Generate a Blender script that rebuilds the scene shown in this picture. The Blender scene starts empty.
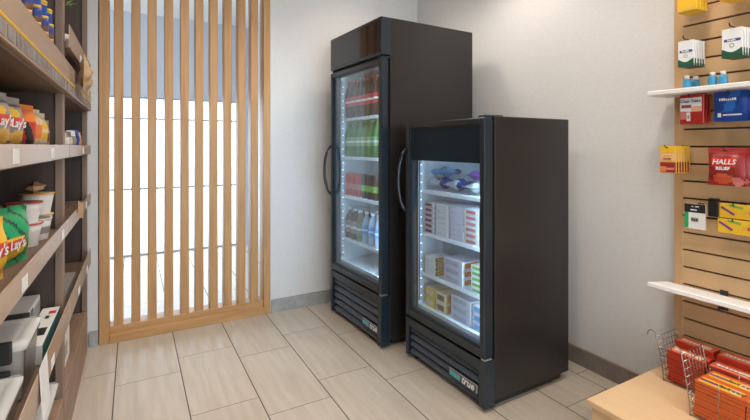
import bpy, bmesh, math, random
from mathutils import Matrix, Vector
random.seed(4)
SC = bpy.context.scene
COL = SC.collection
PI = math.pi

# ------------------------------------------------------------------ camera, world, exposure
cam_d = bpy.data.cameras.new('camera')
cam_d.sensor_width = 36.0
cam_d.lens = 433.0 / 750.0 * 36.0
cam_d.shift_y = -64.0 / 750.0
cam_d.clip_start = 0.02
cam = bpy.data.objects.new('camera', cam_d)
cam.location = (0, 0, 1.208)
cam.rotation_euler = (PI / 2, 0, -math.radians(29.2))
COL.objects.link(cam)
SC.camera = cam

W = bpy.data.worlds.new('daylight')
SC.world = W
W.use_nodes = True
bg = W.node_tree.nodes['Background']
bg.inputs[0].default_value = (0.80, 0.91, 1.0, 1)
bg.inputs[1].default_value = 2.1

SC.view_settings.view_transform = 'Standard'
SC.view_settings.look = 'None'
SC.view_settings.gamma = 1.0
SC.view_settings.exposure = 1.1
SC.view_settings.use_curve_mapping = False
CEIL = 2.72
DOWNLIGHTS = [(1.50, 2.55), (1.55, 0.75), (0.40, 2.30), (0.40, 0.80), (1.50, -0.75), (0.40, -0.75), (1.72, 1.80)]
LAMP_W = 31.0
LAMP_C = (1.0, 0.90, 0.80)

# ------------------------------------------------------------------ materials
MATS = {}
def mat(name, c, rough=0.5, metal=0.0, var=0.06, scale=12.0, spec=0.5, emit=None, estr=0.0, coat=0.0, bump=0.0):
    if name in MATS: return MATS[name]
    m = bpy.data.materials.new(name); m.use_nodes = True
    nt = m.node_tree; b = nt.nodes['Principled BSDF']
    b.inputs['Roughness'].default_value = rough
    b.inputs['Metallic'].default_value = metal
    b.inputs['Specular IOR Level'].default_value = spec
    b.inputs['Coat Weight'].default_value = coat
    tc = nt.nodes.new('ShaderNodeTexCoord')
    n = nt.nodes.new('ShaderNodeTexNoise'); n.inputs['Scale'].default_value = scale; n.inputs['Detail'].default_value = 3
    nt.links.new(tc.outputs['Object'], n.inputs['Vector'])
    r = nt.nodes.new('ShaderNodeValToRGB')
    r.color_ramp.elements[0].position = 0.3; r.color_ramp.elements[1].position = 0.7
    r.color_ramp.elements[0].color = tuple(max(0, x * (1 - var)) for x in c) + (1,)
    r.color_ramp.elements[1].color = tuple(min(1, x * (1 + var)) for x in c) + (1,)
    nt.links.new(n.outputs['Fac'], r.inputs['Fac'])
    nt.links.new(r.outputs['Color'], b.inputs['Base Color'])
    if bump:
        bp = nt.nodes.new('ShaderNodeBump'); bp.inputs['Strength'].default_value = bump; bp.inputs['Distance'].default_value = 0.01
        nt.links.new(n.outputs['Fac'], bp.inputs['Height']); nt.links.new(bp.outputs['Normal'], b.inputs['Normal'])
    if emit:
        b.inputs['Emission Color'].default_value = tuple(emit) + (1,)
        b.inputs['Emission Strength'].default_value = estr
    MATS[name] = m
    return m

def wood(name, c1, c2, axis='Z', rough=0.5, scale=9.0, coat=0.0):
    if name in MATS: return MATS[name]
    m = bpy.data.materials.new(name); m.use_nodes = True
    nt = m.node_tree; b = nt.nodes['Principled BSDF']; b.inputs['Roughness'].default_value = rough
    b.inputs['Coat Weight'].default_value = coat
    tc = nt.nodes.new('ShaderNodeTexCoord'); mp = nt.nodes.new('ShaderNodeMapping')
    s = {'X': (.07, 1, 1), 'Y': (1, .07, 1), 'Z': (1, 1, .07)}[axis]
    mp.inputs['Scale'].default_value = tuple(k * scale for k in s)
    n = nt.nodes.new('ShaderNodeTexNoise'); n.inputs['Scale'].default_value = 3; n.inputs['Detail'].default_value = 5; n.inputs['Distortion'].default_value = .6
    r = nt.nodes.new('ShaderNodeValToRGB')
    r.color_ramp.elements[0].position = .32; r.color_ramp.elements[1].position = .68
    r.color_ramp.elements[0].color = c1 + (1,); r.color_ramp.elements[1].color = c2 + (1,)
    nt.links.new(tc.outputs['Object'], mp.inputs['Vector']); nt.links.new(mp.outputs['Vector'], n.inputs['Vector'])
    nt.links.new(n.outputs['Fac'], r.inputs['Fac']); nt.links.new(r.outputs['Color'], b.inputs['Base Color'])
    MATS[name] = m
    return m

def clear(name, tint=(.9, .95, 1), ior=1.45, rough=0.0, body=0.0, body_c=(.8, .8, .8), gl=1.0):
    """thin clear pane: see-through with a Fresnel reflection; body adds a milky diffuse share"""
    if name in MATS: return MATS[name]
    m = bpy.data.materials.new(name); m.use_nodes = True
    nt = m.node_tree; nt.nodes.clear()
    out = nt.nodes.new('ShaderNodeOutputMaterial')
    t = nt.nodes.new('ShaderNodeBsdfTransparent'); t.inputs[0].default_value = tint + (1,)
    g = nt.nodes.new('ShaderNodeBsdfGlossy'); g.inputs['Roughness'].default_value = rough; g.inputs[0].default_value = (gl, gl, gl, 1)
    fr = nt.nodes.new('ShaderNodeFresnel'); fr.inputs[0].default_value = ior
    geo = nt.nodes.new('ShaderNodeNewGeometry')
    # same Fresnel curve from either side of a thin pane
    mx0 = nt.nodes.new('ShaderNodeMix'); mx0.data_type = 'FLOAT'
    mx0.inputs[2].default_value = ior; mx0.inputs[3].default_value = 1 / ior
    nt.links.new(geo.outputs['Backfacing'], mx0.inputs[0]); nt.links.new(mx0.outputs[0], fr.inputs[0])
    src = t
    if body:
        d = nt.nodes.new('ShaderNodeBsdfDiffuse'); d.inputs[0].default_value = body_c + (1,)
        tl = nt.nodes.new('ShaderNodeBsdfTranslucent'); tl.inputs[0].default_value = body_c + (1,)
        ms = nt.nodes.new('ShaderNodeMixShader'); ms.inputs[0].default_value = .2
        nt.links.new(d.outputs[0], ms.inputs[1]); nt.links.new(tl.outputs[0], ms.inputs[2])
        mb = nt.nodes.new('ShaderNodeMixShader'); mb.inputs[0].default_value = body
        nt.links.new(t.outputs[0], mb.inputs[1]); nt.links.new(ms.outputs[0], mb.inputs[2])
        src = mb
    mx = nt.nodes.new('ShaderNodeMixShader')
    nt.links.new(fr.outputs[0], mx.inputs[0]); nt.links.new(src.outputs[0], mx.inputs[1]); nt.links.new(g.outputs[0], mx.inputs[2])
    nt.links.new(mx.outputs[0], out.inputs[0])
    MATS[name] = m
    return m

def tile_floor():
    m = bpy.data.materials.new('floor tile'); m.use_nodes = True
    nt = m.node_tree; N = nt.nodes; L = nt.links; b = N['Principled BSDF']
    tc = N.new('ShaderNodeTexCoord'); sp = N.new('ShaderNodeSeparateXYZ'); L.new(tc.outputs['Object'], sp.inputs[0])
    def ma(op, a, c=None, d=None):
        n = N.new('ShaderNodeMath'); n.operation = op
        for i, v in enumerate((a, c, d)):
            if v is None: continue
            if isinstance(v, (int, float)): n.inputs[i].default_value = v
            else: L.new(v, n.inputs[i])
        return n.outputs[0]
    TW, TL = 0.3048, 0.6096
    xs = ma('DIVIDE', ma('SUBTRACT', sp.outputs['X'], 0.224 - 20 * TW), TW)
    ci = ma('FLOOR', xs); fx = ma('FRACT', xs)
    par = ma('MODULO', ci, 2.0)
    # joints: odd columns shifted by 0.165 m
    ys = ma('DIVIDE', ma('SUBTRACT', sp.outputs['Y'], ma('ADD', 2.70 - 20 * TL, ma('MULTIPLY', par, -0.165))), TL)
    fy = ma('FRACT', ys); ri = ma('FLOOR', ys)
    dx = ma('MULTIPLY', ma('MINIMUM', fx, ma('SUBTRACT', 1.0, fx)), TW)
    dy = ma('MULTIPLY', ma('MINIMUM', fy, ma('SUBTRACT', 1.0, fy)), TL)
    gx = ma('LESS_THAN', dx, 0.0026); gy = ma('LESS_THAN', dy, 0.0016)
    g = ma('MAXIMUM', gx, gy)
    wn = N.new('ShaderNodeTexWhiteNoise'); wn.noise_dimensions = '2D'
    cb = N.new('ShaderNodeCombineXYZ'); L.new(ci, cb.inputs[0]); L.new(ri, cb.inputs[1]); L.new(cb.outputs[0], wn.inputs['Vector'])
    mp = N.new('ShaderNodeMapping'); mp.inputs['Scale'].default_value = (14, 1.3, 1)
    ad = N.new('ShaderNodeVectorMath'); ad.operation = 'ADD'; L.new(tc.outputs['Object'], ad.inputs[0]); L.new(wn.outputs['Color'], ad.inputs[1])
    L.new(ad.outputs[0], mp.inputs['Vector'])
    n = N.new('ShaderNodeTexNoise'); n.inputs['Scale'].default_value = 2.2; n.inputs['Detail'].default_value = 5; n.inputs['Distortion'].default_value = .4
    L.new(mp.outputs[0], n.inputs['Vector'])
    r = N.new('ShaderNodeValToRGB'); r.color_ramp.elements[0].position = .3; r.color_ramp.elements[1].position = .7
    r.color_ramp.elements[0].color = (.46, .395, .32, 1); r.color_ramp.elements[1].color = (.56, .49, .40, 1)
    L.new(n.outputs['Fac'], r.inputs['Fac'])
    mx = N.new('ShaderNodeMix'); mx.data_type = 'RGBA'; mx.inputs['B'].default_value = (.085, .07, .058, 1)
    L.new(g, mx.inputs['Factor']); L.new(r.outputs['Color'], mx.inputs['A']); L.new(mx.outputs['Result'], b.inputs['Base Color'])
    b.inputs['Roughness'].default_value = .34
    rr = ma('ADD', .32, ma('MULTIPLY', g, .5)); L.new(rr, b.inputs['Roughness'])
    return m

M = {}
M['wall'] = mat('painted wall', (.655, .645, .635), .85, var=.02, scale=60, bump=.08)
M['wall_cool'] = mat('lobby wall', (.56, .60, .66), .8, var=.02, scale=40)
M['ceil'] = mat('ceiling paint', (.75, .74, .72), .9, var=.01)
M['base'] = mat('baseboard vinyl', (.33, .325, .32), .5, var=.12, scale=25)
M['baser'] = mat('brown grey baseboard', (.215, .185, .165), .5, var=.14, scale=25)
M['basecap'] = mat('baseboard cap', (.26, .19, .13), .5)
M['floor'] = tile_floor()
M['oak'] = wood('screen oak', (.43, .220, .082), (.55, .305, .122), 'Z', .42, 12)
M['oakx'] = wood('screen oak rail', (.43, .220, .082), (.55, .305, .122), 'X', .42, 12)
M['blk'] = mat('black cabinet paint', (.019, .0165, .0155), .30, var=.1, scale=4, spec=.45)
M['blkg'] = mat('gloss black panel', (.010, .010, .011), .07, var=.05, spec=.6)
M['blkf'] = mat('black frame with painted blue reflection', (.010, .020, .030), .30, var=.05, spec=.6)  # blue of reflected daylight mixed into the black
M['blkm'] = mat('matt black', (.012, .012, .012), .55)
M['gap'] = mat('dark recess', (.004, .004, .004), .9)
M['liner'] = mat('cooler liner', (.70, .73, .75), .5, var=.02)
M['shelfw'] = mat('white shelf wire', (.80, .83, .85), .4, var=.02)
M['glass'] = clear('cooler glass with painted haze', (.88, .95, 1.0), 1.52, 0.0, .012, (.58, .74, .92))  # faint milky blue body imitates reflected haze on the glass
M['winglass'] = clear('window glass', (.97, .98, 1.0), 1.45)
M['led'] = mat('led strip light', (.9, .95, 1), .4, emit=(.80, .91, 1.0), estr=1.1)
M['fill_tube'] = mat('added led fill tube', (.9, .95, 1), .4, emit=(.54, .79, 1.0), estr=42)
M['ledd'] = mat('led housing', (.30, .36, .42), .4)
M['chrome'] = mat('steel wire', (.36, .34, .31), .25, metal=1.0)
M['steel'] = mat('brushed steel', (.45, .45, .46), .4, metal=.8)
M['slat'] = wood('slatwall maple', (.50, .315, .155), (.58, .375, .195), 'Y', .55, 5)
M['maple'] = wood('platform maple', (.62, .41, .225), (.69, .47, .27), 'Y', .45, 4)
M['slatgap'] = mat('slatwall groove', (.09, .06, .042), .7)
M['whitesh'] = mat('white laminate', (.78, .765, .75), .45, var=.02)
M['walnut'] = wood('shelf walnut', (.19, .128, .095), (.26, .18, .135), 'Z', .55, 7)
M['walnut_shaded'] = wood('shelf walnut with painted shade', (.068, .044, .036), (.095, .063, .052), 'Z', .6, 7)  # darker copy of the walnut, with the shade inside the bays painted in
M['walnuty'] = wood('shelf walnut board', (.24, .15, .10), (.33, .21, .145), 'Y', .5, 7)
M['shelfb'] = wood('shelf board brown', (.13, .083, .058), (.18, .12, .086), 'Y', .6, 7)
M['fence'] = clear('clear shelf fence', (.93, .90, .86), 1.48, .22, body=.76, body_c=(.80, .60, .45), gl=.55)  # tan body stands in for reflections of the slats and wall
M['tagw'] = mat('white paper label', (.74, .74, .75), .7, var=.05)
M['yel'] = mat('yellow strip', (.72, .43, .02), .5)
M['greyprint'] = mat('grey price print', (.24, .23, .24), .6, var=.4, scale=30)

def solid(name, c, rough=.45, **k): return mat(name, c, rough, **k)
P_ = dict(
    red=solid('print red', (.55, .03, .025)), darkred=solid('print dark red', (.30, .022, .02)), white=solid('print white', (.78, .78, .77)),
    cream=solid('print cream', (.72, .62, .45)), black=solid('print black', (.015, .015, .016)), blue=solid('print blue', (.015, .07, .36)),
    navy=solid('print navy', (.012, .03, .13)), sky=solid('print sky', (.10, .34, .62)), yellow=solid('print yellow', (.80, .48, .025)),
    gold=solid('print gold', (.72, .42, .07)), orange=solid('print orange', (.78, .20, .025)), green=solid('print green', (.03, .30, .09)),
    dgreen=solid('print dark green', (.018, .09, .05)), purple=solid('print purple', (.16, .035, .26)), grey=solid('print grey', (.30, .28, .27)),
    dgrey=solid('print dark grey', (.14, .13, .13)), teal=solid('print teal', (.02, .14, .17)), brown=solid('print brown', (.20, .095, .045)),
    kraft=solid('kraft paper', (.52, .335, .19), .75), pink=solid('print pink', (.62, .20, .18)), cola=solid('cola', (.035, .014, .010), .12),
    lime=solid('print lime', (.20, .45, .08)), redg=solid('gloss red film', (.44, .028, .022), .25), blueg=solid('gloss blue film', (.012, .06, .30), .22),
    maroon=solid('print maroon', (.30, .05, .07)), silver=solid('silver foil', (.55, .55, .55), .3, metal=.6), cup=solid('paper cup white', (.70, .68, .66), .5),
    peach=solid('print peach', (.78, .45, .28)), greenb=solid('print bright green', (.02, .36, .13)))

# ------------------------------------------------------------------ mesh helpers
class MB:
    def __init__(s): s.bm = bmesh.new(); s.mats = []
    def mi(s, m):
        if m not in s.mats: s.mats.append(m)
        return s.mats.index(m)
    def add(s, tb, m=None):
        if m is not None:
            k = s.mi(m)
            for f in tb.faces: f.material_index = k
        me = bpy.data.meshes.new('tmp'); tb.to_mesh(me); tb.free()
        s.bm.from_mesh(me); bpy.data.meshes.remove(me)
    def box(s, x0, x1, y0, y1, z0, z1, m, bev=0.0, seg=1, M4=None, faces=None):
        """faces: dict of '-x','+x','-y','+y','-z','+z' -> material"""
        tb = bmesh.new(); bmesh.ops.create_cube(tb, size=1)
        for v in tb.verts:
            v.co = Vector(((x0 + x1) / 2 + v.co.x * (x1 - x0), (y0 + y1) / 2 + v.co.y * (y1 - y0), (z0 + z1) / 2 + v.co.z * (z1 - z0)))
        if bev: bmesh.ops.bevel(tb, geom=tb.edges[:], offset=min(bev, .49 * min(x1 - x0, y1 - y0, z1 - z0)), segments=seg, affect='EDGES', profile=.6)
        tb.normal_update()
        k = s.mi(m)
        for f in tb.faces:
            f.material_index = k
            if faces:
                n = f.normal
                for key, mm in faces.items():
                    a = 'xyz'.index(key[1]); sg = -1 if key[0] == '-' else 1
                    if n[a] * sg > .9: f.material_index = s.mi(mm)
        if M4 is not None: tb.transform(M4)
        s.add(tb)
        return s
    def lathe(s, prof, m, n=18, cx=0, cy=0, bands=None, cap=True):
        """prof: [(r,z)], bands: list of (z_from, material)"""
        tb = bmesh.new(); rings = []
        for r, z in prof:
            rings.append([tb.verts.new((cx + r * math.cos(2 * PI * i / n), cy + r * math.sin(2 * PI * i / n), z)) for i in range(n)])
        for a in range(len(rings) - 1):
            zc = (prof[a][1] + prof[a + 1][1]) / 2
            mm = m
            if bands:
                for z0, bmat in bands:
                    if zc >= z0: mm = bmat
            for i in range(n):
                f = tb.faces.new((rings[a][i], rings[a][(i + 1) % n], rings[a + 1][(i + 1) % n], rings[a + 1][i]))
                f.material_index = s.mi(mm); f.smooth = True
        if cap:
            f = tb.faces.new(rings[0][::-1]); f.material_index = s.mi(m)
            f = tb.faces.new(rings[-1]); f.material_index = s.mi(bands[-1][1] if bands else m)
        s.add(tb)
        return s
    def tube(s, pts, r, m, n=8, close=False):
        pts = [Vector(p) for p in pts]; tb = bmesh.new(); rings = []
        N = len(pts)
        for i, p in enumerate(pts):
            if close: d = (pts[(i + 1) % N] - pts[i - 1]).normalized()
            else: d = (pts[min(i + 1, N - 1)] - pts[max(i - 1, 0)]).normalized()
            up = Vector((0, 0, 1)) if abs(d.z) < .9 else Vector((1, 0, 0))
            a = d.cross(up).normalized(); b = d.cross(a)
            rings.append([tb.verts.new(p + r * (math.cos(2 * PI * k / n) * a + math.sin(2 * PI * k / n) * b)) for k in range(n)])
        for i in range(N if close else N - 1):
            q = rings[(i + 1) % N]
            for k in range(n):
                f = tb.faces.new((rings[i][k], rings[i][(k + 1) % n], q[(k + 1) % n], q[k])); f.smooth = True
        if not close: tb.faces.new(rings[0][::-1]); tb.faces.new(rings[-1])
        bmesh.ops.recalc_face_normals(tb, faces=tb.faces[:])
        s.add(tb, m)
        return s
    def bag(s, w, h, d, paint, nu=18, nv=22, crimp=.025, taper=.0, wob=.004, seed=0):
        """filled pouch: front towards -y, base at z=0; paint(u,v)-> material for the front, u,v in 0..1"""
        rnd = random.Random(seed); tb = bmesh.new()
        ph = [rnd.uniform(0, 6.28) for _ in range(6)]
        def thick(u, v):
            e = max(0, 1 - abs(2 * u - 1) ** 3.2)
            c = crimp / h
            vv = min(max((v - c) / (1 - 2 * c), 0), 1)
            t = max(0, 1 - abs(2 * vv - 1) ** 2.6) ** .7 * e ** .75
            return t * d / 2
        for side in (-1, 1):
            grid = []
            for j in range(nv + 1):
                v = j / nv; row = []
                for i in range(nu + 1):
                    u = i / nu
                    x = (u - .5) * w * (1 - taper * v) * (1 - .05 * math.sin(PI * v))
                    t = thick(u, v)
                    wr = wob * (math.sin(9 * u + 7 * v + ph[0]) + .7 * math.sin(17 * v - 8 * u + ph[1])) * min(1, t / (d * .15 + 1e-6))
                    y = side * max(t + side * 0 + wr, .0008)
                    z = v * h
                    row.append(tb.verts.new((x, y, z)))
                grid.append(row)
            for j in range(nv):
                for i in range(nu):
                    q = (grid[j][i], grid[j][i + 1], grid[j + 1][i + 1], grid[j + 1][i])
                    f = tb.faces.new(q if side < 0 else q[::-1]); f.smooth = True
                    f.material_index = s.mi(paint((i + .5) / nu, (j + .5) / nv))
        bmesh.ops.remove_doubles(tb, verts=tb.verts[:], dist=.0002)
        s.add(tb)
        return s
    def build(s, name, parent=None, loc=(0, 0, 0), rot=0.0):
        me = bpy.data.meshes.new(name); s.bm.normal_update(); s.bm.to_mesh(me); s.bm.free()
        for m in s.mats: me.materials.append(m)
        o = bpy.data.objects.new(name, me); COL.objects.link(o)
        o.location = loc; o.rotation_euler = (0, 0, rot)
        if parent: o.parent = parent
        return o

def tag(o, label, cat, group=None):
    o['label'] = label; o['category'] = cat
    if group: o['group'] = group
    return o
def thing(name, label, cat, loc=(0, 0, 0), rot=0.0, group=None):
    o = bpy.data.objects.new(name, None); COL.objects.link(o); o.empty_display_size = .05
    o.location = loc; o.rotation_euler = (0, 0, rot)
    return tag(o, label, cat, group)
def struct(mb, name, parent=None, loc=(0, 0, 0)):
    o = mb.build(name, parent, loc)
    if not parent: o['kind'] = 'structure'
    return o
def copy_tree(o, loc, rot, label, group=None):
    c = o.copy(); COL.objects.link(c); c.location = loc; c.rotation_euler = (0, 0, rot); c['label'] = label
    if group: c['group'] = group
    for ch in [k for k in bpy.data.objects if k.parent is o]:
        d = ch.copy(); COL.objects.link(d); d.parent = c
        for g in [k for k in bpy.data.objects if k.parent is ch]:
            e = g.copy(); COL.objects.link(e); e.parent = d
    return c
TXT = {}
def text(body, size, m, parent, loc, rot=0.0, name='lettering', ext=.0004, shear=0.0, align='CENTER', tilt=PI / 2, bold=.0):
    if body.startswith('#'):        # lettering too small to read: a run of uneven strokes
        rnd = random.Random(len(body)); mb = MB(); n = len(body); x = -n * size * .27
        for k in range(n):
            wd = size * rnd.uniform(.26, .44); hh = size * (.72 if k == 0 or rnd.random() < .25 else .5)
            mb.box(x, x + wd, -size * .33, -size * .33 + hh, 0, ext * 2, m); x += size * .54
        o = mb.build(name, parent, loc); o.rotation_euler = (tilt, 0, rot)
        return o
    c = bpy.data.curves.new(name, 'FONT'); c.body = body; c.size = size; c.extrude = ext; c.shear = shear; c.offset = bold
    c.align_x = align; c.align_y = 'CENTER'; c.materials.append(m); c.resolution_u = 2
    key = (body, size, m.name, shear, bold, ext)
    me = TXT.get(key)
    if me is None:
        tmp = bpy.data.objects.new('tmp', c)
        me = bpy.data.meshes.new_from_object(tmp); me.name = name; TXT[key] = me
        if not me.materials: me.materials.append(m)
        bpy.data.objects.remove(tmp)
    o = bpy.data.objects.new(name, me); COL.objects.link(o)
    o.parent = parent; o.location = loc; o.rotation_euler = (tilt, 0, rot)
    return o
ORD = ['first', 'second', 'third', 'fourth', 'fifth', 'sixth', 'seventh', 'eighth', 'ninth', 'tenth']
RX = -PI / 2     # local front (-y) turned towards -X
LX = PI / 2      # local front turned towards +X

# ------------------------------------------------------------------ room shell
YF, XR = 3.11, 2.16
struct(MB().box(-2.6, 4.0, -3.2, 5.6, -.10, 0, M['floor']), 'floor')
cl = MB().box(-2.6, 4.0, -3.2, YF + .12, CEIL, CEIL + .1, M['ceil'])
cl.box(-2.6, 4.0, YF + .12, 5.6, CEIL - .06, CEIL + .1, M['ceil'])
struct(cl, 'ceiling')
struct(MB().box(XR, XR + .12, -3.2, YF + .12, 0, CEIL, M['wall']), 'wall_right')
w = MB().box(.869, XR, YF, YF + .12, 0, CEIL, M['wall'])
w.box(-.185, .869, YF, YF + .12, 2.56, CEIL, M['wall'])
w.box(-2.6, -.185, YF, YF + .12, 0, CEIL, M['wall'])
struct(w, 'wall_far')
struct(MB().box(-.86, -.74, -3.2, YF, 0, CEIL, M['wall']), 'wall_left')
bb = MB().box(.875, XR - .012, YF - .013, YF, 0, .088, M['base']).box(.875, XR - .012, YF - .014, YF, .088, .094, M['base'], .002)
struct(bb, 'baseboard_far')
struct(MB().box(-.232, -.187, YF - .013, YF, 0, .094, M['base'], .002), 'baseboard_left')
bb = MB().box(XR - .012, XR, 1.052, YF - .013, 0, .086, M['baser']).box(XR - .013, XR, 1.052, YF - .013, .086, .094, M['basecap'], .002)
struct(bb, 'baseboard_right')
# lobby beyond the screen
struct(MB().box(1.30, 1.42, YF + .12, 5.5, 0, CEIL - .06, M['wall_cool']), 'wall_lobby_right')
wf2 = MB()  # side glazing added out of view to flood the lobby with daylight
for y in (3.3, 4.3, 5.3): wf2.box(-2.58, -2.52, y, y + .04, 0, CEIL - .06, mat('window aluminium', (.36, .44, .52), .5))
w2 = struct(wf2, 'added_lobby_window')
MB().box(-2.555, -2.548, YF + .12, 5.4, 0, CEIL - .06, M['winglass']).build('pane', w2)
YW = 5.40
w = MB().box(-2.6, 1.30, YW, YW + .12, 1.75, CEIL - .06, M['wall_cool'])
w.box(1.20, 1.30, YW, YW + .12, 0, 1.75, M['wall_cool'])
struct(w, 'wall_lobby_window')
wf = MB()
MF = mat('window aluminium', (.36, .44, .52), .5)
for z in (.0, .725, 1.50, 1.73): wf.box(-2.5, 1.20, YW + .03, YW + .07, z, z + .02, MF)
for x in (-2.50, -1.35, 1.18): wf.box(x, x + .02, YW + .03, YW + .07, 0, 1.75, MF)
wo = struct(wf, 'window_1')
MB().box(-2.48, 1.18, YW + .045, YW + .052, .02, 1.73, M['winglass']).build('pane', wo)
gr = MB().box(-14, 14, YW + .12, 26, -.12, -.02, mat('pale paving', (.72, .72, .70), .9))
struct(gr, 'ground_outside')

# ------------------------------------------------------------------ downlights, out of view; the four over open floor added to light the room
for i, (x, y) in enumerate(DOWNLIGHTS):
    lab = 'recessed ceiling downlight above ' + ['the tall black cooler', 'the wooden platform by the slatwall', 'the floor before the slat screen, added as unseen fill', 'the floor beside the snack shelves, added as unseen fill', 'the floor behind the camera by the right wall, added as unseen fill', 'the floor behind the camera by the left wall, added as unseen fill', 'the shorter black cooler'][i]
    t = thing('ceiling_downlight', lab, 'ceiling light', (x, y, CEIL), 0, 'recessed ceiling downlights')
    MB().lathe([(.12, -.006), (.15, -.006), (.153, 0), (.12, 0)], M['whitesh'], 24, cap=False).build('trim_ring', t)
    MB().lathe([(.0, -.003), (.12, -.003)], mat('lamp lens', (.9, .9, .9), .5, emit=LAMP_C, estr=6), 24, cap=False).build('lens', t)
    L = bpy.data.lights.new('downlight_beam', 'SPOT'); L.energy = LAMP_W * (.7 if i == 0 else 1.0); L.color = LAMP_C
    L.spot_size = math.radians(128); L.spot_blend = .75; L.shadow_soft_size = .16
    lo = bpy.data.objects.new('downlight_beam', L); COL.objects.link(lo); lo.parent = t; lo.location = (0, 0, -.02)

# ------------------------------------------------------------------ wooden slat screen
scr = thing('slat_screen', 'tall oak screen of upright wooden slats set in the far wall opening', 'room divider', (0, 3.10, 0))
YD = .115
MB().box(-.179, -.127, 0, YD, 0, 2.55, M['oak'], .002).build('post', scr)
MB().box(.819, .866, 0, YD, 0, 2.55, M['oak'], .002).build('post', scr)
MB().box(-.127, .819, .012, YD, .03, .10, M['oakx'], .003).box(-.127, .819, -.004, YD, 0, .055, M['oakx'], .003).build('bottom_rail', scr)
MB().box(-.127, .819, .0, YD, 2.46, 2.55, M['oakx'], .003).build('top_rail', scr)
sl = [(-.078,), (.016,), (.108,), (.205,), (.300,), (.390,), (.482,), (.575,), (.668,), (.757,)]
for k, (x,) in enumerate(sl):
    MB().box(x - .0255, x + .0255, .014, .100, .10, 2.46, M['oak'], .0025).build('slat', scr)

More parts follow.
